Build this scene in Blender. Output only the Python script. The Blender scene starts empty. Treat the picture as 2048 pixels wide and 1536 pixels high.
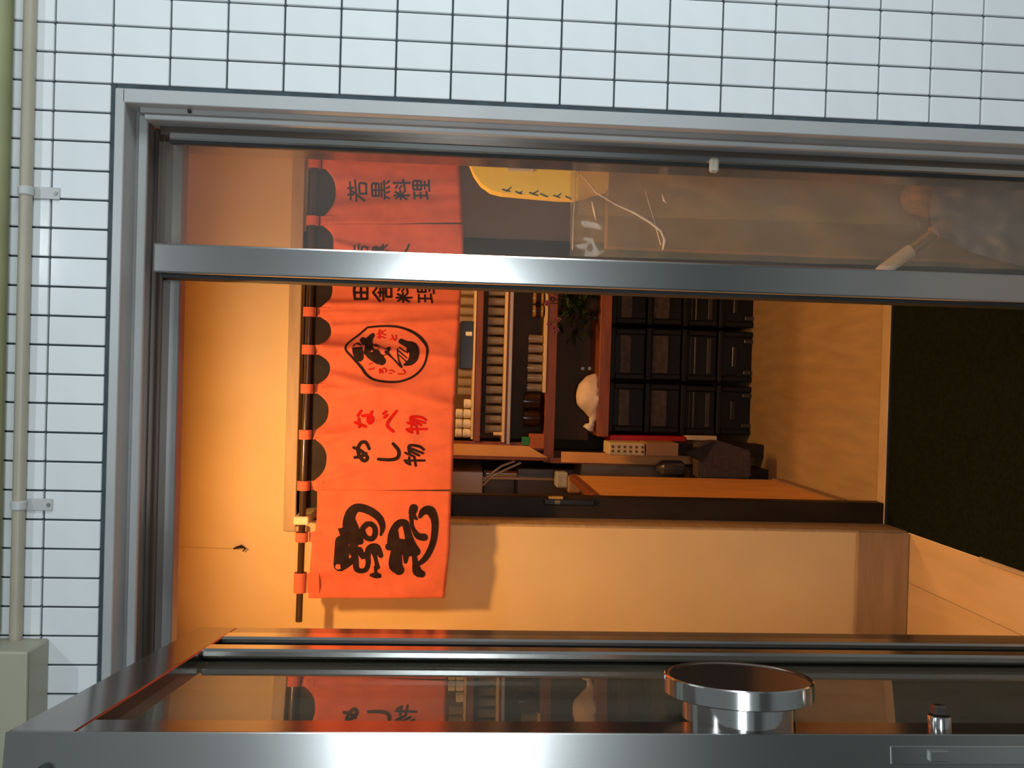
import bpy, bmesh, math, random
from mathutils import Vector, Matrix, noise
random.seed(7)
SC = bpy.context.scene
COL = SC.collection

# ------------------------------------------------------------------ camera
FPX, YAW, PIT, ROLL, EYE = 1737.0, .0097, .0622, .028, 1.47
FW = Vector((-math.sin(YAW)*math.cos(PIT), math.cos(YAW)*math.cos(PIT), -math.sin(PIT)))
RT = FW.cross(Vector((0, 0, 1))).normalized()
UP = RT.cross(FW)
CX = -math.cos(ROLL)*UP + math.sin(ROLL)*RT          # the phone was held sideways: picture right is down
CY = math.cos(ROLL)*RT + math.sin(ROLL)*UP
cam = bpy.data.cameras.new('camera'); cam_o = bpy.data.objects.new('camera', cam); COL.objects.link(cam_o)
cam.sensor_width = 36; cam.lens = 36*FPX/2048; cam.clip_start = .02
m3 = Matrix((CX, CY, -FW)).transposed()
cam_o.matrix_world = Matrix.Translation((0, 0, EYE)) @ m3.to_4x4()
SC.camera = cam_o

# ------------------------------------------------------------------ world, lights, exposure
w = bpy.data.worlds.new('world'); SC.world = w; w.use_nodes = True
w.node_tree.nodes['Background'].inputs[0].default_value = (.62, .68, .70, 1)
w.node_tree.nodes['Background'].inputs[1].default_value = .19
SC.view_settings.view_transform = 'Standard'; SC.view_settings.look = 'None'
SC.view_settings.exposure = 0; SC.view_settings.gamma = 1; SC.view_settings.use_curve_mapping = False

def area(name, loc, target, sx, sy, power, col, shape='RECTANGLE', spread=180):
    l = bpy.data.lights.new(name, 'AREA'); l.shape = shape; l.size = sx; l.size_y = sy
    l.energy = power; l.color = col; l.spread = math.radians(spread)
    o = bpy.data.objects.new(name, l); COL.objects.link(o); o.location = loc
    o.rotation_euler = (Vector(target)-Vector(loc)).to_track_quat('-Z', 'Y').to_euler()
    return o
WHITE = (.83, .94, 1.0); WARM = (1.0, .49, .145)
area('lit_showcase_across_the_corridor', (-.17, -1.25, 1.50), (.5, 1.57, 1.46), 1.45, .40, 26, WHITE)
area('added_light_right', (1.75, .40, 1.52), (.45, 1.57, 1.45), .5, .8, 19, WHITE)  # added light out of view, brightens the right-hand tiles; no sign stands there
area('corridor_spot', (.38, .15, 3.0), (.38, .4, 0), .16, .08, 9, WHITE)
area('entry_downlight', (-.29, 2.0, 2.335), (-.29, 2.0, 0), .09, .09, 20, WARM, 'DISK', 176)
area('kitchen_lamp', (.30, 3.65, 2.33), (.25, 3.8, 0), .35, .25, 13, WARM)

# ------------------------------------------------------------------ helpers
def W(x, y, Y):
    """photograph point to the world point on the vertical plane at depth Y"""
    d = FW*FPX + CX*(x-1024) + CY*(768-y)
    q = d*(Y/d.y); q.z += EYE
    return q
def X_(x, y, Y): return W(x, y, Y).x
def Z_(x, y, Y): return W(x, y, Y).z
def rect(x0, x1, y0, y1, Y):
    xm, ym = (x0+x1)/2, (y0+y1)/2
    a, b = sorted((X_(xm, y0, Y), X_(xm, y1, Y))); c, d = sorted((Z_(x0, ym, Y), Z_(x1, ym, Y)))
    return a, b, c, d

def link(o): COL.objects.link(o); return o
def tag(o, label=None, cat=None, group=None, kind=None):
    for k, v in (('label', label), ('category', cat), ('group', group), ('kind', kind)):
        if v: o[k] = v
    return o
def obj(name, bm, mat, parent=None, smooth=False):
    me = bpy.data.meshes.new(name); bm.normal_update(); bm.to_mesh(me); bm.free()
    if mat: me.materials.append(mat)
    if smooth:
        for p in me.polygons: p.use_smooth = True
        if smooth == 'auto':
            try: me.set_sharp_from_angle(angle=math.radians(35))
            except Exception: pass
    o = link(bpy.data.objects.new(name, me))
    if parent: o.parent = parent; o.matrix_parent_inverse = parent.matrix_world.inverted() if False else Matrix()
    return o
def empty(name, loc=(0, 0, 0), label=None, cat=None, group=None, kind=None, rot=None):
    o = link(bpy.data.objects.new(name, None)); o.location = loc; o.empty_display_size = .05
    if rot: o.rotation_euler = rot
    return tag(o, label, cat, group, kind)
def copy_tree(o, parent=None):
    c = link(o.copy())
    if parent: c.parent = parent
    for ch in [k for k in bpy.data.objects if k.parent == o]: copy_tree(ch, c)
    return c
def B(): return bmesh.new()
def box(bm, x0, x1, y0, y1, z0, z1, bev=0, seg=1):
    r = bmesh.ops.create_cube(bm, size=1)
    for v in r['verts']:
        v.co = Vector(((x0+x1)/2+v.co.x*(x1-x0), (y0+y1)/2+v.co.y*(y1-y0), (z0+z1)/2+v.co.z*(z1-z0)))
    if bev:
        es = list({e for v in r['verts'] for e in v.link_edges})
        bmesh.ops.bevel(bm, geom=es, offset=bev, segments=seg, affect='EDGES', profile=.5)
    return bm
def lathe(bm, prof, n=20, mtx=None, capb=True, capt=True):
    rings = []
    for r, z in prof:
        rg = []
        for i in range(n):
            a = 2*math.pi*i/n; p = Vector((r*math.cos(a), r*math.sin(a), z))
            rg.append(bm.verts.new(mtx @ p if mtx else p))
        rings.append(rg)
    for a, b in zip(rings, rings[1:]):
        for i in range(n): bm.faces.new((a[i], a[(i+1) % n], b[(i+1) % n], b[i]))
    if capb: bm.faces.new(rings[0][::-1])
    if capt: bm.faces.new(rings[-1])
    return bm
def tube(bm, pts, rad, n=10, caps=True):
    pts = [Vector(p) for p in pts]; rings = []
    up = Vector((.13, .31, .94))
    for i, p in enumerate(pts):
        t = (pts[min(i+1, len(pts)-1)]-pts[max(i-1, 0)]).normalized()
        u = t.cross(up).normalized(); v = t.cross(u)
        r = rad[i] if isinstance(rad, (list, tuple)) else rad
        rings.append([bm.verts.new(p+u*r*math.cos(2*math.pi*k/n)+v*r*math.sin(2*math.pi*k/n)) for k in range(n)])
    for a, b in zip(rings, rings[1:]):
        for k in range(n): bm.faces.new((a[k], a[(k+1) % n], b[(k+1) % n], b[k]))
    if caps: bm.faces.new(rings[0][::-1]); bm.faces.new(rings[-1])
    bmesh.ops.recalc_face_normals(bm, faces=bm.faces)
    return bm
def prism(bm, poly, axis, a0, a1):
    """extrude a polygon given in the two other axes along 'axis'"""
    def mk(p, a):
        if axis == 'x': return Vector((a, p[0], p[1]))
        if axis == 'y': return Vector((p[0], a, p[1]))
        return Vector((p[0], p[1], a))
    A = [bm.verts.new(mk(p, a0)) for p in poly]; C = [bm.verts.new(mk(p, a1)) for p in poly]
    bm.faces.new(A); bm.faces.new(C[::-1]); n = len(poly)
    for i in range(n): bm.faces.new((A[i], C[i], C[(i+1) % n], A[(i+1) % n]))
    bmesh.ops.recalc_face_normals(bm, faces=bm.faces)
    return bm
def spline(pts, n=8):
    if len(pts) < 3:
        return [tuple(a+(b-a)*k/n for a, b in zip(pts[0], pts[-1])) for k in range(n+1)]
    out = []; P = [pts[0]]+list(pts)+[pts[-1]]
    for i in range(1, len(P)-2):
        for k in range(n):
            t = k/n
            out.append(tuple(.5*(2*b+(c-a)*t+(2*a-5*b+4*c-d)*t*t+(-a+3*b-3*c+d)*t**3)
                             for a, b, c, d in zip(P[i-1], P[i], P[i+1], P[i+2])))
    out.append(tuple(pts[-1])); return out

# ------------------------------------------------------------------ materials
def material(name, col, rough=.6, metal=0, var=.12, scale=8, bump=0, bscale=60, stretch=(1, 1, 1), spec=.5, rnd=0, coat=0, trans=0):
    m = bpy.data.materials.new(name); m.use_nodes = True; nt = m.node_tree; N = nt.nodes; L = nt.links
    b = N['Principled BSDF']; b.inputs['Roughness'].default_value = rough; b.inputs['Metallic'].default_value = metal
    b.inputs['Specular IOR Level'].default_value = spec
    if coat: b.inputs['Coat Weight'].default_value = coat
    tc = N.new('ShaderNodeTexCoord'); mp = N.new('ShaderNodeMapping'); mp.inputs['Scale'].default_value = stretch
    L.new(tc.outputs['Object'], mp.inputs[0])
    nz = N.new('ShaderNodeTexNoise'); nz.inputs['Scale'].default_value = scale; nz.inputs['Detail'].default_value = 5
    L.new(mp.outputs[0], nz.inputs['Vector'])
    cr = N.new('ShaderNodeValToRGB'); cr.color_ramp.elements[0].position = .3; cr.color_ramp.elements[1].position = .7
    cr.color_ramp.elements[0].color = [c*(1-var) for c in col]+[1]
    cr.color_ramp.elements[1].color = [min(1, c*(1+var)) for c in col]+[1]
    L.new(nz.outputs['Fac'], cr.inputs[0]); last = cr.outputs[0]
    if rnd:
        oi = N.new('ShaderNodeObjectInfo'); mr = N.new('ShaderNodeMapRange')
        mr.inputs['To Min'].default_value = 1-rnd; mr.inputs['To Max'].default_value = 1+rnd
        L.new(oi.outputs['Random'], mr.inputs['Value'])
        mx = N.new('ShaderNodeVectorMath'); mx.operation = 'SCALE'
        L.new(last, mx.inputs[0]); L.new(mr.outputs[0], mx.inputs['Scale']); last = mx.outputs[0]
    L.new(last, b.inputs['Base Color'])
    if bump:
        n2 = N.new('ShaderNodeTexNoise'); n2.inputs['Scale'].default_value = bscale; n2.inputs['Detail'].default_value = 3
        L.new(mp.outputs[0], n2.inputs['Vector'])
        bp = N.new('ShaderNodeBump'); bp.inputs['Strength'].default_value = bump; bp.inputs['Distance'].default_value = .004
        L.new(n2.outputs['Fac'], bp.inputs['Height']); L.new(bp.outputs[0], b.inputs['Normal'])
    if trans:
        tr = N.new('ShaderNodeBsdfTranslucent'); L.new(last, tr.inputs[0]); mx = N.new('ShaderNodeMixShader')
        mx.inputs[0].default_value = trans; L.new(b.outputs[0], mx.inputs[1]); L.new(tr.outputs[0], mx.inputs[2])
        L.new(mx.outputs[0], N['Material Output'].inputs[0])
    return m
def glassy(name, tint=(1, 1, 1), ior=1.5, rough=.01, haze=0, hazecol=(.8, .8, .8), bump=0, bscale=20):
    """thin pane: see-through, with a real Fresnel reflection and a haze painted in as diffuse colour"""
    m = bpy.data.materials.new(name); m.use_nodes = True; nt = m.node_tree; N = nt.nodes; L = nt.links
    N.remove(N['Principled BSDF'])
    t = N.new('ShaderNodeBsdfTransparent'); t.inputs[0].default_value = (*tint, 1)
    g = N.new('ShaderNodeBsdfGlossy'); g.inputs['Roughness'].default_value = rough
    fr = N.new('ShaderNodeFresnel'); fr.inputs[0].default_value = ior
    geo = N.new('ShaderNodeNewGeometry'); sw = N.new('ShaderNodeMix')      # same reflectance from both faces of the pane
    sw.inputs[2].default_value = ior; sw.inputs[3].default_value = 1/ior
    L.new(geo.outputs['Backfacing'], sw.inputs[0]); L.new(sw.outputs[0], fr.inputs[0])
    if bump:
        nz = N.new('ShaderNodeTexNoise'); nz.inputs['Scale'].default_value = bscale
        tc = N.new('ShaderNodeTexCoord'); L.new(tc.outputs['Object'], nz.inputs['Vector'])
        bp = N.new('ShaderNodeBump'); bp.inputs['Strength'].default_value = bump; bp.inputs['Distance'].default_value = .01
        L.new(nz.outputs['Fac'], bp.inputs['Height']); L.new(bp.outputs[0], g.inputs['Normal'])
    a = N.new('ShaderNodeMixShader'); L.new(fr.outputs[0], a.inputs[0]); L.new(t.outputs[0], a.inputs[1]); L.new(g.outputs[0], a.inputs[2])
    last = a
    if haze:
        d = N.new('ShaderNodeBsdfDiffuse'); d.inputs[0].default_value = (*hazecol, 1)
        nz = N.new('ShaderNodeTexNoise'); nz.inputs['Scale'].default_value = 6; tc = N.new('ShaderNodeTexCoord')
        L.new(tc.outputs['Object'], nz.inputs['Vector'])
        mr = N.new('ShaderNodeMapRange'); mr.inputs['To Min'].default_value = haze*.6; mr.inputs['To Max'].default_value = haze*1.4
        L.new(nz.outputs['Fac'], mr.inputs['Value'])
        h = N.new('ShaderNodeMixShader'); L.new(mr.outputs[0], h.inputs[0]); L.new(a.outputs[0], h.inputs[1]); L.new(d.outputs[0], h.inputs[2])
        last = h
    L.new(last.outputs[0], N['Material Output'].inputs[0])
    return m
M = {}
M['tile'] = material('glazed_tile', (.80, .82, .82), .16, 0, .03, 12, .04, 30, rnd=.03, spec=.5)
M['grout'] = material('dark_grout', (.05, .07, .08), .9, 0, .25, 30)
M['alu'] = material('brushed_aluminium', (.50, .50, .49), .45, .3, .06, 6)
M['alud'] = material('dull_aluminium', (.30, .29, .28), .45, .7, .08, 6)
M['steel'] = material('hairline_steel', (.64, .64, .62), .20, 1, .05, 5)
M['steelmirror'] = material('polished_steel', (.80, .80, .79), .13, 1, .03, 5)
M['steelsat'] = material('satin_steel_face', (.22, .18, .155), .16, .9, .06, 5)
M['rubber'] = material('black_gasket', (.015, .017, .017), .7, 0, .2, 20)
M['wall'] = material('cream_wallpaper', (.76, .57, .30), .85, 0, .05, 5, .08, 90)
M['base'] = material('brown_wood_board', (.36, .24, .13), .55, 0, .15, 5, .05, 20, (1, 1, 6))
M['trimw'] = material('pale_wood_trim', (.50, .36, .20), .55, 0, .12, 6, 0, 20, (1, 1, 8))
M['floorw'] = material('pale_wood_floor', (.66, .45, .23), .5, 0, .07, 4, .03, 20, (6, 1, 1))
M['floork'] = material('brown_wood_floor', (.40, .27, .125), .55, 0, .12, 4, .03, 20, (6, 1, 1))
M['mat'] = material('dark_green_carpet', (.008, .011, .005), .95, 0, .35, 90, .5, 300, spec=.08)
M['dark'] = material('dark_stained_wood', (.028, .017, .008), .5, 0, .25, 6, .04, 20, (4, 4, 1), spec=.2)
M['redwood'] = material('red_brown_wood', (.26, .075, .03), .5, 0, .2, 6, .05, 20, (1, 6, 6))
M['honey'] = material('honey_wood_panel', (.90, .46, .14), .5, 0, .1, 5, .03, 20, (4, 4, 1))
M['brownback'] = material('brown_back_board', (.11, .065, .03), .7, 0, .2, 5)
M['creamedge'] = material('pale_cream', (.92, .72, .42), .5, 0, .06, 10)
M['cloth'] = material('orange_red_cotton', (.74, .175, .095), .9, 0, .07, 26, .18, 500, (1, 1, 1), spec=.1, trans=.15)
M['ink'] = material('black_brush_ink', (.022, .012, .012), .8, 0, .3, 40, spec=.1)
M['redink'] = material('red_brush_ink', (.50, .010, .010), .8, 0, .15, 40, spec=.1)
M['rod'] = material('brown_varnished_rod', (.045, .022, .010), .22, 0, .15, 8, 0, 20, (1, 8, 8))
M['cream'] = material('cream_plastic', (.78, .66, .44), .45, 0, .05, 10)
M['pipe'] = material('beige_pvc_pipe', (.42, .37, .28), .4, 0, .06, 10)
M['pipeg'] = material('olive_beige_pipe', (.28, .28, .14), .5, 0, .1, 10)
M['clip'] = material('pale_grey_plastic', (.52, .52, .50), .4, 0, .05, 10)
M['jbox'] = material('beige_enamel', (.40, .38, .28), .45, 0, .05, 8)
M['black'] = material('black_plastic', (.012, .012, .011), .32, 0, .25, 20)
M['crate'] = material('black_crate_plastic', (.009, .008, .006), .4, 0, .3, 25, .05, 60, spec=.3)
M['crlabel'] = material('dull_brown_crate_panel', (.075, .057, .040), .5, 0, .35, 30, spec=.3)
M['crate2'] = material('worn_rib', (.045, .040, .032), .4, 0, .2, 30)
M['tumbler'] = glassy('tumbler_glass', (.90, .85, .78), 1.75, .05, .16, (.85, .8, .75))
M['white'] = material('white_porcelain', (.85, .82, .74), .3, 0, .04, 10)
M['greyp'] = material('grey_porcelain', (.5, .46, .42), .4, 0, .08, 10)
M['bag'] = material('white_plastic_bag', (.80, .66, .55), .45, 0, .08, 25, .4, 60)
M['leaf'] = material('dark_green_leaf', (.018, .036, .012), .6, 0, .4, 30, rnd=.4, spec=.25)
M['petal'] = material('mauve_petal', (.22, .07, .13), .6, 0, .3, 40, rnd=.3)
M['stem'] = material('green_stem', (.05, .09, .03), .6)
M['bowl'] = material('dark_lacquer', (.03, .012, .008), .2, 0, .2, 20)
M['gold'] = material('gold_lacquer', (.55, .33, .10), .3, .3, .15, 20)
M['green'] = material('green_card', (.03, .30, .10), .6, 0, .1, 20)
M['orange'] = material('orange_card', (.55, .16, .04), .6, 0, .1, 20)
M['red'] = material('bright_red_tray', (.62, .012, .008), .4, 0, .1, 10)
M['basket'] = material('cream_basket_plastic', (.82, .70, .42), .5, 0, .06, 20)
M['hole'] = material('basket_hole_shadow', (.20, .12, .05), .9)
M['kraft'] = material('brown_cardboard', (.42, .25, .12), .75, 0, .1, 15)
M['cushion'] = material('grey_brown_fabric', (.085, .062, .05), .9, 0, .2, 60, .3, 200)
M['fridge'] = material('light_steel_cabinet', (.82, .80, .74), .35, .2, .04, 6)
M['dsteel'] = material('dark_kitchen_steel', (.19, .19, .18), .3, .6, .2, 8)
M['towel'] = material('pale_blue_towel', (.50, .56, .60), .85, 0, .08, 30)
M['pinkcloth'] = material('dull_pink_cloth', (.50, .36, .30), .85, 0, .08, 30)
M['hose'] = material('translucent_hose', (.72, .66, .48), .2, 0, .05, 10)
M['pane'] = glassy('sidelight_glass', (.97, .95, .92), 1.5, .0, .045, (.70, .66, .60))  # pale haze paints the bright corridor's reflection as well as dust
M['leafpane'] = glassy('door_glass', (.42, .41, .38), 2.0, .004, .10, (.50, .45, .32))
M['frost'] = material('grey_frosted_panel', (.22, .175, .12), .5, 0, .08, 6)
M['brownpanel'] = material('mid_brown_panel', (.25, .145, .065), .6, 0, .12, 5, 0, 20, (4, 4, 1))
M['yellow'] = material('yellow_board', (1.0, .80, .02), .5, 0, .05, 20)
M['clear'] = glassy('clear_plastic_film', (.95, .90, .83), 1.45, .09, .27, (.85, .70, .34), .35, 14)
M['clearg'] = glassy('cloudy_plastic_bag', (.75, .72, .70), 1.45, .15, .45, (.60, .53, .46), .5, 20)
M['foldlight'] = material('painted_crease_highlight', (.72, .66, .58), .25, 0, .15, 40, coat=.5)  # white colour standing in for highlights on the crumpled film
M['umbcloth'] = material('brown_umbrella_cloth', (.30, .18, .07), .75, 0, .25, 18, .4, 40)
M['umbdark'] = material('dark_umbrella_cloth', (.045, .032, .022), .75, 0, .3, 18, .4, 40)
M['umbshaft'] = material('white_umbrella_grip', (.72, .74, .78), .25, 0, .06, 10)
M['concrete'] = material('grey_stone_paving', (.20, .20, .19), .7, 0, .15, 10, .1, 60)
M['plaster'] = material('corridor_plaster', (.35, .35, .34), .9, 0, .05, 5)

# ------------------------------------------------------------------ facade: tiled wall, frame
YF = 1.57                                # face of the tiles
FX0, FX1, FZ = -.615, .4915, 2.0905     # outer edges of the door frame
PX, PZ = .0512, .0988
wf = tag(obj('wall_front', box(box(box(B(), FX1, 2.2, YF+.006, 1.72, 0, 2.75), -2.2, FX0, YF+.006, 1.72, 0, 2.75), FX0, FX1, YF+.006, 1.72, FZ, 2.75), M['grout']),
         'front wall of the shop, clad in glazed white oblong tiles with dark joints', 'wall', kind='structure')
tb = B(); box(tb, -PX/2+.0017, PX/2-.0017, -.006, .004, -PZ/2+.0017, PZ/2-.0017, .0012)
tile_me = None
spots = []; rest = []
for i in range(-32, 26):
    for k in range(-6, 21):
        xc = FX1+(i+.5)*PX; zc = FZ-(k+.5)*PZ
        inside = FX0-.01 < xc < FX1 and zc < FZ
        if inside: continue
        if (xc > FX1 and xc < .80 and .40 < zc < 2.42) or (zc > FZ and xc > -.60 and zc < 2.32) :
            spots.append((xc, zc))
        else: rest.append((xc, zc))
spots.sort(key=lambda s: abs(s[0])); rest += spots[300:]; spots = spots[:300]
for j, (xc, zc) in enumerate(spots):
    if tile_me is None:
        o = obj('tile', tb, M['tile'], wf); tile_me = o.data
    else:
        o = link(bpy.data.objects.new('tile', tile_me)); o.parent = wf
    o.location = (xc, YF+.006, zc); o.rotation_euler = (random.gauss(0, .0025), 0, random.gauss(0, .0025))
bm = B()
for xc, zc in rest: box(bm, xc-PX/2+.0017, xc+PX/2-.0017, YF, YF+.008, zc-PZ/2+.0017, zc+PZ/2-.0017)
tag(obj('tile_field', bm, M['tile'], wf), kind='stuff')

# door frame: stepped metal profile, head and two jambs
fr = tag(empty('trim_1', (0, 0, 0)), 'stepped grey metal door frame set into the white tiled wall', 'door frame', kind='structure')
HZ = [2.0905, 2.083, 2.067]
def framebox(name, x0, x1, y0, y1, z0, z1, m, bev=.0015): return obj(name, box(B(), x0, x1, y0, y1, z0, z1, bev), m, fr)
framebox('joint_seal', FX0, FX1, YF+.001, YF+.02, 2.082, FZ, M['grout'], 0)
framebox('joint_seal', .484, FX1, YF+.001, YF+.02, .02, 2.083, M['grout'], 0)
framebox('head_face', FX0, .484, YF-.004, 1.66, 2.066, 2.083, M['alu'])
framebox('head_step', FX0, .462, 1.62, 1.70, 2.046, 2.067, M['alud'])
framebox('head_strip', FX0, .452, 1.612, 1.622, 2.043, 2.058, M['alu'])
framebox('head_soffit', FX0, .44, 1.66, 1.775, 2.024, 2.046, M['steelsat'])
framebox('head_stop', FX0, .43, 1.70, 1.735, 2.006, 2.026, M['alud'])
framebox('jamb_face', .459, .484, YF-.004, 1.66, .02, 2.07, M['alu'])
framebox('jamb_step', .449, .462, 1.592, 1.66, .02, 2.05, M['alud'])
framebox('jamb_strip', .441, .452, 1.60, 1.66, .02, 2.045, M['alu'])
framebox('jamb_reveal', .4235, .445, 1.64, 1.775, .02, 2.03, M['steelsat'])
framebox('jamb_bead', .4135, .428, 1.625, 1.655, .02, 2.01, M['steel'], .003)
framebox('jamb_gasket', .4085, .416, 1.632, 1.648, .02, 2.01, M['rubber'], 0)
framebox('jamb_face', FX0, -.585, YF-.004, 1.66, .02, 2.07, M['alud'])
framebox('jamb_reveal', -.590, -.562, 1.60, 1.775, .02, 2.03, M['alud'])
framebox('screw', X_(382, 226, 1.60)-.003, X_(382, 226, 1.60)+.003, 1.588, 1.60, Z_(382, 226, 1.6)-.003, Z_(382, 226, 1.6)+.003, M['rubber'], .001)
# latch stub on the jamb
p = W(1424, 334, 1.63)
framebox('latch_stub', p.x-.014, p.x+.014, 1.612, 1.624, p.z-.009, p.z+.009, M['pipe'], .004)

# fixed glazed sidelight between the mullion and the jamb
wn = tag(empty('window_1', (0, 0, 0)), 'tall fixed glass sidelight between the steel mullion and the right jamb', 'window', kind='structure')
obj('mullion', box(B(), .1685, .2235, 1.618, 1.672, .02, 2.03, .004, 2), M['steel'], wn)
obj('mullion_rebate', box(B(), .1625, .170, 1.635, 1.69, .02, 2.02), M['rubber'], wn)
obj('pane', box(B(), .221, .412, 1.638, 1.643, .04, 2.03), M['pane'], wn)
obj('bottom_rail', box(B(), .17, .43, 1.625, 1.665, .0, .08, .003), M['steel'], wn)

# ------------------------------------------------------------------ open door leaf
DEL = math.radians(7.5); LW, LT = .636, .045
door = tag(empty('door_1', (-.474, 1.575, 0)), 'glazed steel door leaf standing open towards the street, round pull on it', 'door', kind='structure')
door.rotation_euler = (0, 0, -math.pi/2+DEL)
# local frame: x along the leaf from the hinge, y = normal towards the doorway, z up
LZ1 = 1.936; LZ0 = 1.866; ST = .05; HB = -.062
def dbox(name, x0, x1, y0, y1, z0, z1, m, bev=.002, parent=None, seg=1): return obj(name, box(B(), x0, x1, y0, y1, z0, z1, bev, seg), m, parent or door)
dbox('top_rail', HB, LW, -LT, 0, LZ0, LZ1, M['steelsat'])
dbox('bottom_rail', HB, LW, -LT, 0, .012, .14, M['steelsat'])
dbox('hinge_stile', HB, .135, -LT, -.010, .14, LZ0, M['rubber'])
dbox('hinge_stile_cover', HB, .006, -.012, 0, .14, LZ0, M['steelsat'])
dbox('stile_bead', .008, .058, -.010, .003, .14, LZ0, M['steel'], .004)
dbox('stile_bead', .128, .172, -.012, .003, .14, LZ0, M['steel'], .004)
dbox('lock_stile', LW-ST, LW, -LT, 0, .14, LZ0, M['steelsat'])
dbox('edge_cap', LW-.001, LW+.002, -LT, 0, .012, LZ1, M['steel'], .001)
dbox('glass_pane', .13, LW-ST+.004, -.026, -.018, .13, LZ0+.005, M['leafpane'], 0)
obj('edge_plug', lathe(B(), [(.0085, 0), (.0085, .004), (.006, .006)], 16, Matrix.Translation((LW+.002, -.040, LZ1-.045)) @ Matrix.Rotation(math.pi/2, 4, 'Y')), M['rubber'], door)
# round pull
zc = EYE-.345
MT = Matrix.Translation((.566, 0, zc)) @ Matrix.Rotation(-math.pi/2, 4, 'X')
ph = obj('pull_handle', lathe(B(), [(.062, .026), (.085, .0265), (.0872, .028), (.0872, .047), (.0858, .0485)], 72, MT, True, False), M['steelmirror'], door, 'auto')
obj('pull_face', lathe(B(), [(.0858, .0485), (.083, .0482), (.081, .0465), (.0002, .0465)], 72, MT, False, True), M['steelsat'], ph, 'auto')
obj('pull_neck', lathe(B(), [(.0655, -.001), (.0655, .0265)], 64, MT), M['steelmirror'], ph, 'auto')
MT2 = Matrix.Translation(((LW-.025), 0, EYE-.568)) @ Matrix.Rotation(-math.pi/2, 4, 'X')
lc = obj('lock_cylinder', lathe(B(), [(.0125, -.001), (.0125, .013), (.0118, .0142)], 28, MT2, True, False), M['steelmirror'], door, 'auto')
obj('thumb_turn', box(B(), (LW-.025)-.008, (LW-.025)+.006, .014, .026, EYE-.568-.007, EYE-.568+.007, .002), M['steelsat'], lc)
fp = dbox('lock_faceplate', LW+.001, LW+.0035, -.032, -.012, EYE-.66, EYE-.495, M['steelmirror'], .0008)
dbox('latch_bolt', LW+.001, LW+.008, -.028, -.016, EYE-.560, EYE-.538, M['steelmirror'], .001, fp)
# ------------------------------------------------------------------ pipes and box on the facade
def pipe(name, x, y0, y1, r, mat, Y):
    a = W(x, 0, Y)
    return a
cp = tag(empty('conduit_pipe', (0, YF-.015, 2.2)), 'beige round conduit pipe running level across the tiles above the door', 'pipe')
CZ = Z_(52, 385, YF-.013)
def local(o, bm):
    for v in bm.verts: v.co -= o.location
    return bm
obj('pipe_run', local(cp, tube(B(), [(-.485, YF-.013, CZ), (1.4, YF-.013, CZ)], .0105, 16)), M['pipe'], cp, 'auto')
for xp, yp in ((50, 385), (40, 1008)):
    xx = X_(xp, yp, YF)
    sd = obj('saddle', local(cp, tube(B(), [(xx-.008, YF-.0135, CZ), (xx-.006, YF-.0135, CZ), (xx+.006, YF-.0135, CZ), (xx+.008, YF-.0135, CZ)], [.0105, .0128, .0128, .0105], 16)), M['clip'], cp, 'auto')
    obj('saddle_tab', local(cp, box(B(), xx-.0105, xx+.0105, YF-.0035, YF, CZ-.052, CZ-.006, .001)), M['clip'], sd)
    obj('tab_screw', local(cp, tube(B(), [(xx, YF-.0055, CZ-.046), (xx, YF-.003, CZ-.046)], .0032, 10)), M['alud'], sd)
CZ2 = Z_(-4, 300, YF-.02)
up_ = tag(obj('upper_pipe', tube(B(), [(-.475, 0, 0), (1.4, 0, 0)], .020, 16), M['pipeg'], None, 'auto'), 'thicker olive pipe fixed along the tiles higher than the beige conduit', 'pipe')
up_.location = (0, YF-.021, CZ2)
a, b, c, d = rect(-60, 52, 1305, 1460, YF-.08)
jb = tag(empty('junction_box', (b-.12, YF-.04, c)), 'beige metal junction box on the tiles above the open door leaf', 'box')
obj('box_body', local(jb, box(B(), b-.26, b, YF-.074, YF, c, c+.16, .003)), M['jbox'], jb)
obj('box_lid', local(jb, box(B(), b-.262, b+.002, YF-.082, YF-.074, c-.002, c+.162, .004, 2)), M['jbox'], jb)

# ------------------------------------------------------------------ entry hall shell
YT = 2.885                                # plane of the inner doorway
YB = 2.725                                # face of the wall left of it
CEIL = 2.35
XL, XR = -.845, .80
PXL = X_(1772, 1049, YT)                  # left reveal of the inner doorway
tag(obj('floor', box(B(), -2.2, 2.2, 1.56, YT, -.12, 0), M['floorw']), 'pale wood floor of the entry around the dark green carpet', 'floor', kind='structure')
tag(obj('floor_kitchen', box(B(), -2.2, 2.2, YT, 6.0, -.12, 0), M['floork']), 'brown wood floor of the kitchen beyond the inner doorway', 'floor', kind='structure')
fl = bpy.data.objects['floor']
for xs in (-.632, .0, .632):
    obj('floor_seam', box(B(), xs-.0012, xs+.0012, 1.75, 2.9, -.001, .0006), M['base'], fl)
tag(obj('pavement', box(B(), -3, 3, -4, 1.56, -.14, -.02), M['concrete']), 'grey stone paving of the corridor in front of the shop', 'pavement', kind='structure')
tag(obj('ceiling', box(B(), -2.2, 2.2, 1.72, 6.0, CEIL, CEIL+.1), M['wall']), 'cream ceiling over the entry and the kitchen', 'ceiling', kind='structure')
tag(obj('wall_left', box(B(), XL-.1, XL, 1.72, YB, 0, CEIL), M['wall']), 'cream left side wall of the entry', 'wall', kind='structure')
tag(obj('wall_right', box(B(), XR, XR+.1, 1.72, 6.0, 0, CEIL), M['wall']), 'cream right side wall of the shop', 'wall', kind='structure')
HTOP = Z_(600, 700, YT)                   # underside of the lintel trim
wb = tag(obj('wall_back', box(box(B(), XL-.1, PXL, YB, YT+.06, 0, CEIL), PXL, XR, YB, YT+.06, HTOP, CEIL), M['wall']),
         'cream wall around the inner doorway, behind the red curtain', 'wall', kind='structure')
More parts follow.
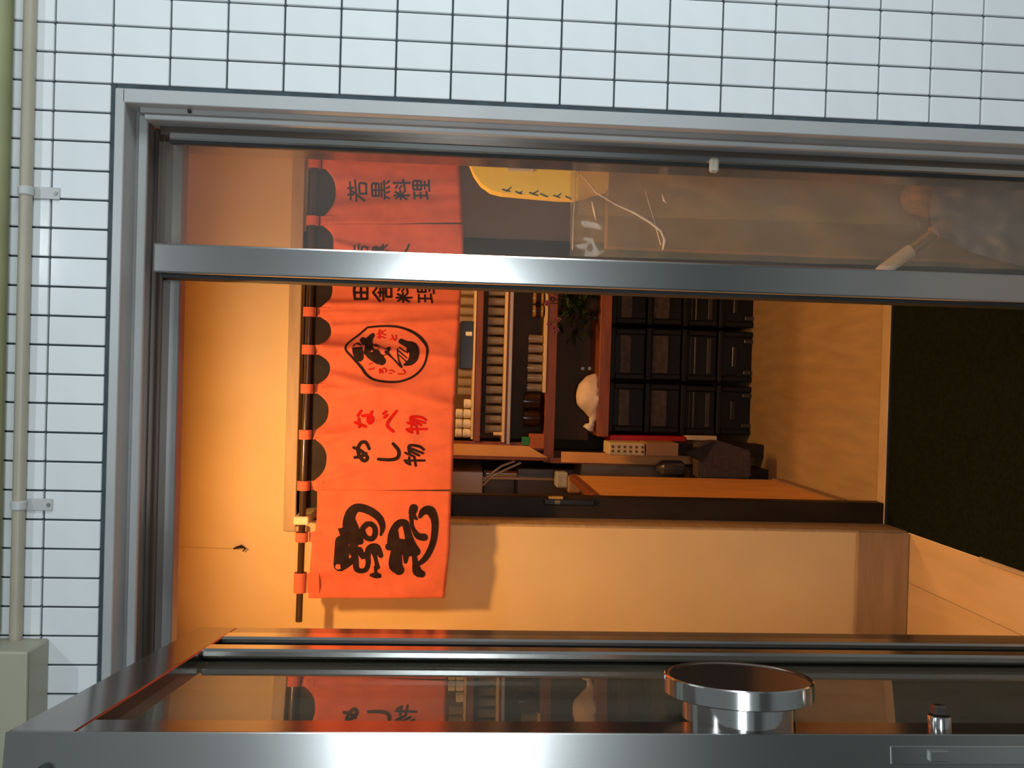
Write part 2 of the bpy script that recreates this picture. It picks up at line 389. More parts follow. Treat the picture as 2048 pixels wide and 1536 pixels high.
# small wall pieces: seam strip and baseboard
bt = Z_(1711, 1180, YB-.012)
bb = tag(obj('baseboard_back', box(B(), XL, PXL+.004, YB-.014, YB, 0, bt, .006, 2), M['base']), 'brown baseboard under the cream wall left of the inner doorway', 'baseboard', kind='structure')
# reveal post of the doorway
t2 = tag(empty('trim_2', (0, 0, 0)), 'brown wooden lining and pale lintel trim of the inner doorway', 'trim', kind='structure')
obj('reveal_board', box(B(), PXL-.004, PXL+.006, YB-.002, YT-.02, 0, HTOP, .004), M['trimw'], t2)
a, b, c, d = rect(576, 601, 270, 1063, YB-.016)
obj('lintel_trim', box(B(), a, XR, YB-.016, YB, c, d, .002), M['trimw'], t2)
obj('trim_return', box(B(), a, a+.016, YB-.016, YB+.0, c-.035, c, .002), M['trimw'], t2)
a2, b2, c2, d2 = rect(601, 668, 270, 1040, YT-.02)
obj('dark_track', box(B(), a2+.0, XR, YB+.05, YT+.03, c2-.02, c+.002, .002), M['dark'], t2)
a, b, c, d = rect(905, 1768, 1000, 1040, YT)
post = obj('dark_post', box(B(), X_(1335, 1040, YT), X_(1335, 996, YT), YT-.02, YT+.035, 0, 2.0, .003), M['dark'], t2)
obj('threshold', box(B(), PXL, XR, YT-.025, YT+.03, 0, .014, .003), M['trimw'], t2)
obj('threshold_groove', box(B(), PXL, XR, YT-.032, YT-.025, 0, .012), M['rubber'], t2)
p = W(1138, 1003, YT-.02)
lk = obj('post_lock', box(B(), p.x-.012, p.x+.010, YT-.034, YT-.018, p.z-.085, p.z+.085, .004), M['black'], t2)
obj('lock_glint', box(B(), p.x-.008, p.x+.004, YT-.038, YT-.033, p.z+.03, p.z+.05, .002), M['steelmirror'], lk)
obj('lock_lever', box(B(), p.x+.008, p.x+.018, YT-.034, YT-.02, p.z+.02, p.z+.07, .003), M['gold'], lk)

# parked sliding door at the right of the inner doorway
d2_ = tag(empty('door_2', (0, 0, 0)), 'sliding door with grey panel and dark frame parked at the right of the inner doorway', 'door', kind='structure')
dx0 = X_(1030, 512, YT+.02); dx1 = XR-.01
obj('stile', box(B(), dx0, dx0+.052, YT-.005, YT+.025, .015, 2.0, .003), M['dark'], d2_)
obj('stile', box(B(), dx1-.05, dx1, YT-.005, YT+.025, .015, 2.0, .003), M['dark'], d2_)
zm = Z_(1250, 430, YT)
obj('upper_panel', box(B(), dx0+.05, dx1-.05, YT+.004, YT+.014, zm, 1.95), M['frost'], d2_)
obj('lower_panel', box(B(), dx0+.05, dx1-.05, YT+.002, YT+.014, .06, zm), M['brownpanel'], d2_)
obj('mid_rail', box(B(), dx0+.05, dx1-.05, YT-.003, YT+.022, zm-.012, zm+.012, .002), M['brownpanel'], d2_)
obj('bottom_rail', box(B(), dx0+.05, dx1-.05, YT-.003, YT+.022, .015, .07, .002), M['dark'], d2_)

# hook on the wall
p = W(485, 1097, YB)
hk = tag(empty('wall_hook', (p.x, YB, p.z)), 'small dark hook on a fine wire on the cream wall above the curtain', 'hook')
obj('wire', local(hk, tube(B(), [(X_(330, 1093, YB-.004), YB-.004, Z_(330, 1093, YB)), (p.x, YB-.004, p.z+.01)], .0006, 6)), M['trimw'], hk)
obj('hook_body', local(hk, tube(B(), [(p.x, YB-.005, p.z+.026), (p.x+.004, YB-.008, p.z+.016), (p.x+.009, YB-.012, p.z), (p.x+.003, YB-.014, p.z-.012), (p.x-.006, YB-.012, p.z-.004)], [.002, .004, .0055, .004, .002], 8)), M['black'], hk)

# carpet
mx0 = X_(1900, 1090, 2.45)
mt = tag(empty('floor_mat', (0, 2.3, 0)), 'dark green carpet on the entry floor inside the door', 'carpet')
mtx = -.470
obj('carpet_pile', local(mt, box(B(), mtx, XR-.02, 1.74, YT-.035, .0, .007, .002)), M['mat'], mt)
obj('edge_strip', local(mt, box(B(), mtx-.010, mtx+.004, 1.74, 2.33, .0, .010, .003)), M['trimw'], mt)
obj('edge_strip', local(mt, box(B(), mtx-.004, mtx+.001, 2.33, YT-.035, .0, .006, .002)), M['creamedge'], mt)

# ------------------------------------------------------------------ the noren
YN = 2.62
LOOPS = [328, 442, 533, 624, 699.5, 777.5, 869, 971, 1074]
def toplin(y): return 642-(y-624)*.035          # where the cloth starts
def hem(y):
    pts = [(290, 920), (312, 917), (445, 925), (460, 927), (510, 927), (560, 924), (700, 915), (850, 908), (980, 905), (984, 903), (1100, 899), (1197, 889)]
    for (a, u), (b, v) in zip(pts, pts[1:]):
        if a <= y <= b: return u+(v-u)*(y-a)/(b-a)
    return 920 if y < 290 else 889
def top(y):
    t = toplin(y)-2
    for a, b in zip(LOOPS, LOOPS[1:]):
        if a <= y <= b:
            q = (y-a-10)/(b-a-20)
            if 0 < q < 1 and b < 1070: t += 22*(1-abs(2*q-1)**2.6)
            elif 0 < q < 1: t += 6
    if y > 1074: t = toplin(1074)-2-(y-1074)*.06
    return t
def cloth_off(x, y):
    """folds of the cloth: metres towards the viewer"""
    t = max(0, min(1, (x-640)/270)); o = 0
    for i, (a, b) in enumerate(zip(LOOPS, LOOPS[1:])):
        if a <= y <= b: o -= .018*math.sin(math.pi*(y-a)/(b-a))*(1-t)**1.3*(1.3 if i in (3, 4, 5) else .8)
    for (yy, sl, wd, am, t0) in ((690, .10, 9, .006, 1.0), (655, -.05, 8, .006, .9), (606, .02, 7, .006, 1), (745, .25, 10, .005, .6), (800, -.18, 9, .004, .8), (880, -.28, 10, .004, .9), (960, -.30, 9, .0045, 1.0), (1050, .12, 14, .004, .9), (1140, -.06, 16, .005, 1), (360, .04, 12, .004, 1), (480, .22, 8, .006, .8), (415, -.05, 12, .004, 1)):
        dd = (y-(yy+sl*(x-640)))/wd
        o += 1.7*am*math.exp(-dd*dd)*(1-.35*t)
    return o + .007*noise.noise(Vector((x*.012, y*.02, .3))) + .0025*noise.noise(Vector((x*.03, y*.05, 4.1)))
def NP(x, y, up=0):
    p = W(x, y, YN); p.y = YN-cloth_off(x, y)-up; return p
nor = tag(empty('noren', W(640, 740, YN)), 'orange red shop curtain with black brush lettering hung across the inner doorway', 'curtain')
def lo(bm): return local(nor, bm)
def cloth_panel(ya, yb, n):
    bm = B(); R = []; MM = 36
    for i in range(n+1):
        y = ya+(yb-ya)*i/n; col = []
        for j in range(MM+1):
            x = top(y)+(hem(y)-top(y))*j/MM
            # slits open only below a third of the drop
            s = max(0, (j/MM-.45)/.55)
            yy = y
            if ya > 300 and i < 6: yy = y+(1-i/6)*1.5*s
            if yb < 1100 and i > n-6: yy = y-(1-(n-i)/6)*2.2*s
            col.append(bm.verts.new(NP(x, yy)))
        R.append(col)
    for a, b in zip(R, R[1:]):
        for j in range(MM): bm.faces.new((a[j], a[j+1], b[j+1], b[j]))
    o = obj('cloth_panel', lo(bm), M['cloth'], nor, True)
    md = o.modifiers.new('thick', 'SOLIDIFY'); md.thickness = .0012; md.offset = 0
    return o
cloth_panel(291, 447, 60); cloth_panel(447, 981, 190); cloth_panel(981, 1196, 80)
ROD = [(x, y) for x, y in ((631, 270), (598.5, 1243))]
def rodc(y): return 619-(y-624)*.0345
RY = YN-.004
for k, y in enumerate(LOOPS+[1165]):
    hw = 9.5 if k < 9 else 20
    bm = B(); ring = []
    for s in range(12):
        an = math.pi*2*s/12
        ring.append((math.cos(an)*.019, math.sin(an)*.016))
    A = []
    for yy in (y-hw, y+hw):
        c = W(rodc(yy), yy, RY)
        A.append([bm.verts.new(c+Vector((0, -q[1], q[0]))) for q in ring])
    for s in range(12): bm.faces.new((A[0][s], A[0][(s+1) % 12], A[1][(s+1) % 12], A[1][s]))
    # tail sewn on the cloth
    v = [bm.verts.new(NP(x, yy, .0022)) for x, yy in ((toplin(y)-8, y-hw), (toplin(y)-8, y+hw), (toplin(y)+16, y+hw), (toplin(y)+16, y-hw))]
    bm.faces.new(v)
    bmesh.ops.recalc_face_normals(bm, faces=bm.faces)
    obj('hanging_loop', lo(bm), M['cloth'], nor, 'auto')
# lettering: flat print on the cloth
def ink(name, strokes, mat):
    bm = B()
    for st in strokes:
        pts = spline(st, 7)
        L_, R_ = [], []
        n = len(pts)
        for i, (x, y, wd) in enumerate(pts):
            a = pts[max(0, i-1)]; b = pts[min(n-1, i+1)]
            dx, dy = b[0]-a[0], b[1]-a[1]; l = math.hypot(dx, dy) or 1
            nx, ny = -dy/l*wd/2, dx/l*wd/2
            L_.append((x+nx, y+ny)); R_.append((x-nx, y-ny))
        def cap(c, q):
            x, y, wd = c
            vs = [bm.verts.new(NP(x+wd*.5*math.cos(t*math.pi/5), y+wd*.5*math.sin(t*math.pi/5), .0021)) for t in range(10)]
            bm.faces.new(vs)
        cap(pts[0], 0); cap(pts[-1], 1)
        vl = [bm.verts.new(NP(*q, .0021)) for q in L_]; vr = [bm.verts.new(NP(*q, .0021)) for q in R_]
        for i in range(n-1): bm.faces.new((vl[i], vl[i+1], vr[i+1], vr[i]))
    bmesh.ops.recalc_face_normals(bm, faces=bm.faces)
    for f in bm.faces:
        if f.normal.y > 0: f.normal_flip()
    return obj(name, lo(bm), mat, nor)
def z4(*st): return [(560+a/4.042, 900+b/4.042, c/4.042) for a, b, c in st]
BIG1 = [z4((497, 740, 105), (500, 830, 120), (490, 920, 110)), z4((520, 930, 60), (580, 890, 50), (600, 860, 30)),
        z4((480, 640, 20), (530, 670, 110), (600, 730, 90), (650, 740, 40)),
        z4((600, 780, 60), (560, 640, 100), (565, 530, 90), (620, 470, 70), (720, 490, 66), (800, 550, 60), (828, 620, 46), (815, 685, 20)),
        z4((590, 560, 30), (620, 660, 60), (650, 740, 50)),
        z4((700, 600, 46), (668, 640, 44), (690, 700, 44), (740, 718, 44), (768, 680, 44), (765, 630, 42), (735, 600, 42), (700, 600, 40)),
        z4((580, 800, 70), (610, 870, 50), (625, 960, 46), (690, 965, 40), (715, 905, 40), (700, 840, 50)),
        z4((640, 810, 60), (670, 860, 40)),
        z4((710, 870, 40), (720, 800, 56), (780, 785, 56), (815, 850, 40)), z4((760, 820, 50), (775, 880, 30), (790, 940, 40)),
        z4((740, 1010, 30), (775, 1010, 54), (800, 1015, 40)), z4((775, 940, 30), (775, 1000, 20))]
BIG2 = [z4((890, 770, 50), (905, 680, 60), (950, 600, 56), (1010, 595, 60), (1035, 680, 60), (1060, 770, 80), (1100, 820, 70)),
        z4((880, 780, 60), (960, 770, 110), (1040, 800, 120), (1100, 830, 50)), z4((925, 660, 60), (930, 760, 80)),
        z4((940, 820, 90), (935, 920, 110), (960, 965, 90)), z4((1020, 830, 60), (1015, 900, 30)),
        z4((1080, 470, 70), (1070, 520, 56), (1105, 560, 18)), z4((1060, 540, 40), (1070, 620, 26), (1110, 690, 50), (1165, 705, 60)),
        z4((1130, 540, 30), (1160, 495, 60), (1215, 490, 76), (1250, 570, 60), (1248, 680, 54), (1225, 780, 50), (1175, 870, 46), (1110, 925, 30)),
        z4((1085, 850, 40), (1095, 910, 50), (1110, 980, 76), (1145, 1000, 60))]
ink('brush_character', BIG1, M['ink']); ink('brush_character', BIG2, M['ink'])
G = {
 'me': [[(.25, .15), (.3, .5), (.42, .75)], [(.65, .1), (.5, .5), (.25, .82), (.12, .65), (.3, .4), (.6, .32), (.85, .5), (.85, .75), (.6, .92)]],
 'shi': [[(.3, .05), (.28, .55), (.36, .85), (.62, .9), (.9, .66)]],
 'mono': [[(.2, .1), (.1, .3)], [(.12, .28), (.42, .25)], [(.05, .55), (.45, .48)], [(.28, .05), (.28, .95)], [(.62, .08), (.48, .42)], [(.55, .28), (.92, .25), (.9, .7), (.76, .92)], [(.70, .3), (.5, .7)], [(.82, .3), (.6, .88)]],
 'na': [[(.1, .3), (.5, .25)], [(.32, .08), (.12, .6)], [(.65, .2), (.88, .35)], [(.65, .42), (.65, .8), (.45, .92), (.3, .8), (.5, .7), (.85, .88)]],
 'be': [[(.02, .62), (.35, .3), (.95, .78)], [(.66, .14), (.76, .28)], [(.82, .08), (.92, .22)]],
 'ta': [[(.1, .15), (.1, .9)], [(.1, .15), (.9, .15), (.88, .9)], [(.1, .52), (.9, .5)], [(.5, .15), (.5, .88)], [(.1, .88), (.9, .88)]],
 'sha': [[(.5, .02), (.05, .38)], [(.5, .02), (.98, .4)], [(.3, .38), (.7, .38)], [(.12, .54), (.88, .52)], [(.5, .28), (.5, .65)], [(.28, .68), (.28, .95)], [(.28, .68), (.75, .68), (.72, .95)], [(.28, .93), (.74, .93)]],
 'ryo': [[(.25, .05), (.25, .95)], [(.05, .45), (.48, .42)], [(.1, .15), (.18, .32)], [(.42, .12), (.34, .32)], [(.25, .45), (.05, .8)], [(.25, .45), (.46, .7)], [(.6, .15), (.7, .25)], [(.57, .38), (.67, .48)], [(.52, .7), (.98, .58)], [(.82, .02), (.82, .98)]],
 'ri': [[(.05, .15), (.4, .13)], [(.08, .48), (.38, .46)], [(.03, .85), (.42, .76)], [(.22, .15), (.22, .8)], [(.52, .1), (.52, .52)], [(.52, .1), (.92, .1), (.92, .52)], [(.52, .3), (.92, .3)], [(.52, .5), (.92, .5)], [(.72, .1), (.72, .92)], [(.55, .7), (.9, .68)], [(.45, .93), (.99, .9)]],
 'waka': [[(.1, .15), (.9, .12)], [(.35, .02), (.35, .28)], [(.65, .02), (.65, .28)], [(.04, .44), (.96, .38)], [(.5, .22), (.06, .85)], [(.38, .6), (.38, .95)], [(.38, .6), (.82, .6), (.8, .95)], [(.38, .93), (.82, .93)]],
 'kuro': [[(.2, .06), (.2, .42)], [(.2, .06), (.8, .06), (.8, .42)], [(.2, .24), (.8, .24)], [(.2, .41), (.8, .41)], [(.5, .06), (.5, .7)], [(.14, .55), (.86, .55)], [(.03, .71), (.97, .69)], [(.14, .82), (.06, .96)], [(.38, .82), (.42, .96)], [(.6, .82), (.66, .96)], [(.84, .82), (.96, .96)]],
 'hito': [[(.5, .05), (.42, .45), (.05, .92)], [(.48, .35), (.65, .7), (.98, .92)]],
 'i': [[(.2, .2), (.2, .6), (.35, .8)], [(.75, .25), (.88, .6)]],
 'ro': [[(.2, .15), (.75, .12), (.25, .5), (.65, .42), (.85, .65), (.6, .92), (.3, .88)]],
 'ru': [[(.3, .1), (.3, .55)], [(.7, .05), (.72, .5), (.5, .95)]],
 'sumi': [[(.2, .05), (.2, .25), (.8, .25)], [(.5, .02), (.5, .25)], [(.05, .35), (.95, .33)], [(.3, .35), (.08, .9)], [(.6, .45), (.4, .95)], [(.6, .5), (.92, .95)], [(.85, .5), (.7, .62)]],
 'to': [[(.35, .08), (.45, .45)], [(.85, .3), (.3, .6), (.35, .9), (.85, .88)]],
}
def glyph(key, cx, cy, sx, sy, wd):
    return [[(cx+(v-.5)*sx, cy-(u-.5)*sy, wd*(1 if 0 < i < len(s)-1 else .85)) for i, (u, v) in enumerate(s)] for s in G[key]]
for key, cx_, cy_, sx_, sy_, wd_ in (('me', 722, 903, 38, 50, 7), ('shi', 778, 908, 48, 52, 7), ('mono', 829, 911, 44, 46, 5.5),
        ('ta', 721, 585, 34, 32, 5.5), ('sha', 765, 585, 40, 40, 5), ('ryo', 808, 585, 34, 42, 4.5), ('ri', 851, 585, 38, 44, 4.2),
        ('waka', 715, 382, 40, 44, 4.2), ('kuro', 761, 380, 38, 38, 4), ('ryo', 803, 380, 34, 42, 4.2), ('ri', 842, 380, 38, 40, 4),
        ('waka', 721, 509, 32, 44, 4), ('kuro', 760, 508, 30, 40, 4), ('hito', 806, 508, 28, 40, 4)):
    ink('brush_character', glyph(key, cx_, cy_, sx_, sy_, wd_), M['ink'])
for key, cx_, cy_, sx_, sy_, wd_ in (('na', 727, 838, 42, 40, 7), ('be', 782, 842, 38, 44, 6.5), ('mono', 833, 850, 44, 38, 5.5)):
    tag(ink('brush_character', glyph(key, cx_, cy_, sx_, sy_, wd_), M['redink']), 'red brush character')
def z3(*st): return [(580+a/4.15, 550+b/4.15, c/4.15) for a, b, c in st]
EMB = [z3((640, 435, 14), (760, 425, 16), (900, 432, 18), (1020, 475, 22), (1100, 540, 26), (1140, 620, 20), (1115, 740, 16), (1040, 830, 18), (930, 880, 18), (820, 888, 18), (700, 870, 18), (630, 825, 22), (590, 770, 22), (520, 690, 20), (465, 620, 18), (480, 565, 16), (560, 500, 18), (640, 435, 16)),
       z3((560, 600, 80), (565, 645, 90), (570, 680, 80)),
       z3((600, 540, 50), (630, 555, 60), (680, 500, 40)), z3((655, 530, 50), (655, 600, 70), (670, 650, 90), (740, 700, 90), (760, 715, 70)),
       z3((700, 610, 80), (780, 640, 60), (820, 610, 30)), z3((640, 640, 60), (720, 650, 60)),
       z3((800, 640, 30), (850, 690, 12), (915, 760, 14)), z3((890, 610, 10), (900, 700, 12), (925, 765, 16)),
       z3((920, 550, 44), (960, 570, 50), (1020, 600, 80), (1030, 670, 80), (1000, 720, 60), (950, 745, 20)),
       z3((905, 600, 9), (960, 640, 9)), z3((900, 630, 9), (970, 690, 9)), z3((905, 665, 9), (965, 720, 9)), z3((990, 600, 40), (975, 640, 20))]
ink('round_emblem', EMB, M['ink'])
for key, cx_, cy_, sx_, sy_, wd_ in (('sumi', 762, 668, 20, 20, 2.6), ('to', 786, 676, 14, 16, 2.6), ('i', 742, 733, 16, 18, 2.6), ('ro', 765, 742, 16, 16, 2.6), ('ru', 783, 744, 12, 14, 2.4), ('shi', 803, 745, 16, 14, 2.6)):
    tag(ink('emblem_character', glyph(key, cx_, cy_, sx_, sy_, wd_), M['redink']), 'small red brush character')

rodo = tag(empty('curtain_rod', W(rodc(740), 740, RY)), 'dark brown varnished rod carrying the red curtain', 'rod')
a = W(rodc(262), 262, RY); b = W(rodc(1243), 1243, RY)
obj('rod', local(rodo, tube(B(), [a, b], .010, 16)), M['rod'], rodo, 'auto')
p = W(604, 1040, RY)
obj('rod_bracket', local(rodo, box(B(), p.x-.012, p.x+.012, RY-.018, YB+.06, p.z-.022, p.z+.022, .003)), M['cream'], rodo)

# ------------------------------------------------------------------ inside: kitchen and shelf unit
tag(obj('wall_far', box(B(), -2.2, 2.2, 5.35, 5.45, 0, CEIL), M['brownback']), 'dark brown far wall behind the shelves', 'wall', kind='structure')
tag(obj('wall_kitchen', box(B(), -1.5, -1.4, YT+.06, 5.35, 0, CEIL), M['wall']), 'left side wall of the kitchen', 'wall', kind='structure')

# low wooden panel beside the way in
pa = tag(empty('counter_panel', (-.435, 3.45, 0)), 'honey coloured wooden panel standing edge on behind the dark post', 'panel')
y0, y1 = 3.17, 3.82; pxx = -.4345
zt = Z_(1184, 994, y0)
obj('panel_board', local(pa, box(B(), pxx-.02, pxx, y0, y1, .05, zt-.03)), M['honey'], pa)
obj('top_rail', local(pa, box(B(), pxx-.024, pxx+.004, y0, y1, zt-.032, zt, .003)), M['redwood'], pa)
obj('bottom_rail', local(pa, box(B(), pxx-.024, pxx+.006, y0, y1, 0, .05, .003)), M['base'], pa)

YS = 4.25                                  # front of the shelf unit
sh = tag(empty('shelf_unit', (0, YS+.3, 0)), 'red brown wooden shelf unit holding glassware above a counter', 'shelf')
SXR = .78
xl = X_(1000, 918, YS)                     # left outer side
def sbox(name, x0, x1, ya, yb, z0, z1, m, bev=.002): return obj(name, local(sh, box(B(), x0, x1, ya, yb, z0, z1, bev)), m, sh)
def shelfz(x, y=720): return Z_(x, y, YS)
zA, zB, zC, zK = shelfz(950), shelfz(1013), shelfz(1093), shelfz(1196)
sd = YS+.68
lz = shelfz(1097, 915)
sbox('side_board', xl, xl+.018, YS, sd, lz, 1.95, M['honey'])
sbox('side_edge', xl-.004, xl+.020, YS-.006, YS, lz, 1.95, M['redwood'])
x2 = X_(1250, 928, YS)
sbox('side_board', x2, x2+.02, YS, YS+.5, shelfz(1402, 915), lz-.03, M['honey'])
sbox('side_edge', x2-.004, x2+.022, YS-.006, YS, shelfz(1402, 915), lz-.01, M['redwood'])
sbox('back_board', xl, SXR, sd, sd+.02, .5, 1.95, M['brownback'])
xs = X_(1000, 884, YS)
sbox('shelf_board', xs, SXR, YS, YS+.25, zA-.035, zA, M['redwood'])
sbox('pale_shelf_strip', xs+.01, SXR, YS-.003, YS+.25, zA, zA+.010, M['creamedge'], 0)  # pale strip laid along the top of the board
sbox('shelf_board', xs, SXR, YS, YS+.25, zB-.030, zB, M['redwood'])
sbox('pale_shelf_strip', xs+.0, SXR, YS-.004, YS+.25, zB, zB+.012, M['creamedge'], 0)
sbox('metal_rail', xs-.01, SXR, YS-.01, YS-.002, zB-.026, zB-.012, M['alu'], .001)
sbox('pale_shelf_strip', X_(1085, 785, YS), SXR, YS-.004, YS+.25, zC, zC+.012, M['creamedge'], 0)
xs3 = X_(1095, 925, YS)
sbox('shelf_board', xs3, SXR, YS, YS+.25, zC-.05, zC, M['redwood'])
sbox('corner_post', xs3, xs3+.06, YS-.004, YS+.06, zK-.05, zC-.05, M['dark'])
def sprism(name, pts, m): return obj(name, local(sh, prism(B(), [(X_(x, y, YS), Z_(x, y, YS)) for x, y in pts], 'y', YS-.008, YS+.014)), m, sh)
sprism('side_board', [(600, 878), (1056, 892), (1096, 915), (600, 901)], M['honey'])
sprism('side_board', [(1122, 903), (1402, 911), (1402, 932), (1122, 924)], M['honey'])
sbox('inner_back', xs, SXR, YS+.25, YS+.262, zK, 1.95, M['brownback'])
sbox('counter_board', X_(1205, 872, YS), SXR, YS-.05, YS+.5, zK-.055, zK, M['redwood'])
sbox('lower_left_face', X_(1000, 900, YS), xs, YS+.01, YS+.03, zC, 1.95, M['redwood'])

def put(name, bm, mat, label, cat, group=None, smooth=False, loc=None):
    o = obj(name, bm, mat, None, smooth); tag(o, label, cat, group)
    if loc: o.location = loc
    return o
def tumbler_bm(r, h):
    bm = B(); lathe(bm, [(r*.78, 0), (r*.85, h*.15), (r, h), (r*.9, h), (r*.72, h*.12)], 14); return bm
ORD = ['leftmost', 'second from left', 'third from left', 'fourth from left', 'fifth from left', 'sixth from left', 'seventh from left', 'eighth from left', 'ninth from left', 'tenth from left', 'eleventh from left', 'twelfth from left', 'third from right', 'second from right', 'rightmost']
def row(name, mesh_bm, mat, spots_, label, cat, group, smooth='auto'):
    first = None; k = 0
    for (x, y, z) in spots_:
        if first is None: o = first = put(name, mesh_bm, mat, label, cat, group, smooth)
        else: o = link(first.copy())
        o['label'] = ORD[len(spots_)-1-k]+' '+label
        o.location = (x, y, z); o.rotation_euler = (0, 0, random.random()*6); k += 1
    return k
# middle shelf: long row of tumblers, two deep
ptsB = []
n = 15
for i in range(n):
    y = 574+(868-574)*(i+.5)/n
    ptsB.append((X_(1000, y, YS+.05), YS+.05+random.uniform(-.006, .006), zB+.012))
row('tumbler', tumbler_bm(.0225, .082), M['tumbler'], ptsB, 'clear tumbler in the row on the middle shelf', 'glass', 'tumblers on the middle shelf')
ptsC = [(X_(1070, 668+(785-668)*(i+.5)/6, YS+.05), YS+.05, zC+.012) for i in range(6)]
row('tumbler', tumbler_bm(.0225, .075), M['tumbler'], ptsC, 'clear tumbler on the lowest shelf beside the dark cups', 'glass', 'tumblers on the lowest shelf')
ptsA = [(X_(930, y, YS+.06), YS+.06, zA+.010) for y in (582, 602, 622, 640, 746, 764, 782)]
row('jar_glass', tumbler_bm(.021, .070), M['tumbler'], ptsA, 'small clear glass on the top shelf under the curtain hem', 'glass', 'glasses on the top shelf')
a, b, c, d = rect(915, 946, 643, 738, YS+.06)
bx = put('black_box', local(empty('tmp'), box(B(), a, b, YS+.03, YS+.13, zA+.010, zA+.075, .004)), M['black'], 'black box on the top shelf between the small glasses', 'box')
bpy.data.objects.remove(bpy.data.objects['tmp'])
p = W(938, 667, YS)
put('paper_tag', box(B(), p.x-.010, p.x+.010, YS+.026, YS+.0295, p.z-.016, p.z+.016, .002), M['white'], 'small white tag on the front of the black box', 'tag')
# white cups, two high, four across
cw = .0
cupbm = B(); lathe(cupbm, [(.014, 0), (.0215, .008), (.0225, .034), (.019, .038), (.016, .030)], 16)
first = None
for r_ in range(2):
    for i in range(4):
        y = (807, 827, 847, 866)[i]
        if r_ and i == 0: continue
        p = W(930, y, YS+.04)
        lab = '%s white cup in the %s layer on the top shelf' % (('rightmost', 'second from right', 'third from right', 'leftmost')[i], ('lower', 'upper')[r_])
        if first is None: o = first = put('sake_cup', cupbm, M['white'], lab, 'cup', 'white cups on the top shelf', 'auto')
        else: o = link(first.copy()); o['label'] = lab
        o.location = (p.x, YS+.04, zA+.010+r_*.0385)
# rolled paper end on the middle shelf
p = W(1006, 869, YS-.02)
put('paper_roll', tube(B(), [(0, 0, -.006), (0, 0, .042)], .0085, 12), M['creamedge'], 'small cream roll standing at the left end of the middle shelf', 'roll', None, 'auto', (p.x, YS+.012, zB+.012))
# two dark cups
cb = B(); lathe(cb, [(.022, 0), (.040, .012), (.0435, .045), (.041, .088), (.036, .088), (.030, .02)], 20)
first = None
for y, lab in ((803, 'dark lacquered cup next to the tumblers on the lowest shelf'), (836, 'dark lacquered cup nearest the left end of the lowest shelf')):
    if first is None: o = first = put('dark_cup', cb, M['bowl'], lab, 'cup', 'dark cups on the lowest shelf', 'auto')
    else: o = link(first.copy()); o['label'] = lab
    o.location = (X_(1065, y, YS+.05), YS+.05, zC+.012)
# gold trimmed mugs near the flowers
for k, (y, lab) in enumerate(((622, 'gold rimmed cup under the flowers, left one'), (596, 'gold rimmed cup under the flowers, right one'))):
    e = empty('gold_cup', (X_(1075, y, YS+.04), YS+.04, zC), lab, 'cup', 'gold rimmed cups by the flowers')
    e.location.z = zC+.012
    obj('cup_body', lathe(B(), [(.020, 0), (.028, .008), (.029, .055), (.026, .055), (.022, .012)], 16), M['bowl'], e, 'auto')
    obj('cup_rim', lathe(B(), [(.0295, .046), (.0305, .052), (.0295, .060), (.026, .060), (.026, .050)], 16, None, False, False), M['gold'], e, 'auto')
    obj('cup_foot', lathe(B(), [(.0295, .010), (.0305, .014), (.0295, .020)], 16, None, False, False), M['gold'], e, 'auto')
# green and orange small boxes
a, b, c, d = rect(1044, 1060, 874, 890, YS)
put('green_packet', box(B(), a, b, YS+.0, YS+.03, c, d, .001), M['green'], 'small green packet at the left end of the lowest shelf', 'packet')
a, b, c, d = rect(1060, 1079, 868, 897, YS)
put('orange_packet', box(B(), a, b, YS-.0, YS+.04, zC, d+.004, .001), M['orange'], 'orange packet standing under the green packet', 'packet')

# potted flowers on the counter
fp_ = empty('flower_vase', (X_(1190, 610, YS+.02), YS+.03, zK), 'dark vase of mauve flowers and dark green leaves on the counter', 'flowers')
obj('vase', lathe(B(), [(.035, 0), (.045, .02), (.048, .05), (.038, .08), (.032, .085), (.030, .07)], 20), M['umbdark'], fp_, 'auto')
rng = random.Random(3); lb = B(); leafme = None
for s in range(150):
    an = rng.uniform(0, 6.28); rr = abs(rng.gauss(0, .085)); zz = rng.uniform(.03, .17)
    L_ = rng.uniform(.04, .075)
    if leafme is None:
        bm = B()
        vs = [bm.verts.new(v) for v in ((0, 0, 0), (.35, .22, .04), (.7, .18, .02), (1, 0, -.08), (.7, -.18, .02), (.35, -.22, .04), (.5, 0, -.03))]
        for i in range(6): bm.faces.new((vs[i], vs[(i+1) % 6], vs[6]))
        o = obj('leaf', bm, M['leaf'], fp_); leafme = o.data
    else: o = link(bpy.data.objects.new('leaf', leafme)); o.parent = fp_
    o.location = (rr*math.cos(an)*1.2, rr*math.sin(an)*.6, zz); o.scale = (L_,)*3
    o.rotation_euler = (rng.uniform(-.8, .8), rng.uniform(-.9, .9), rng.uniform(0, 6.28))
fl_me = None
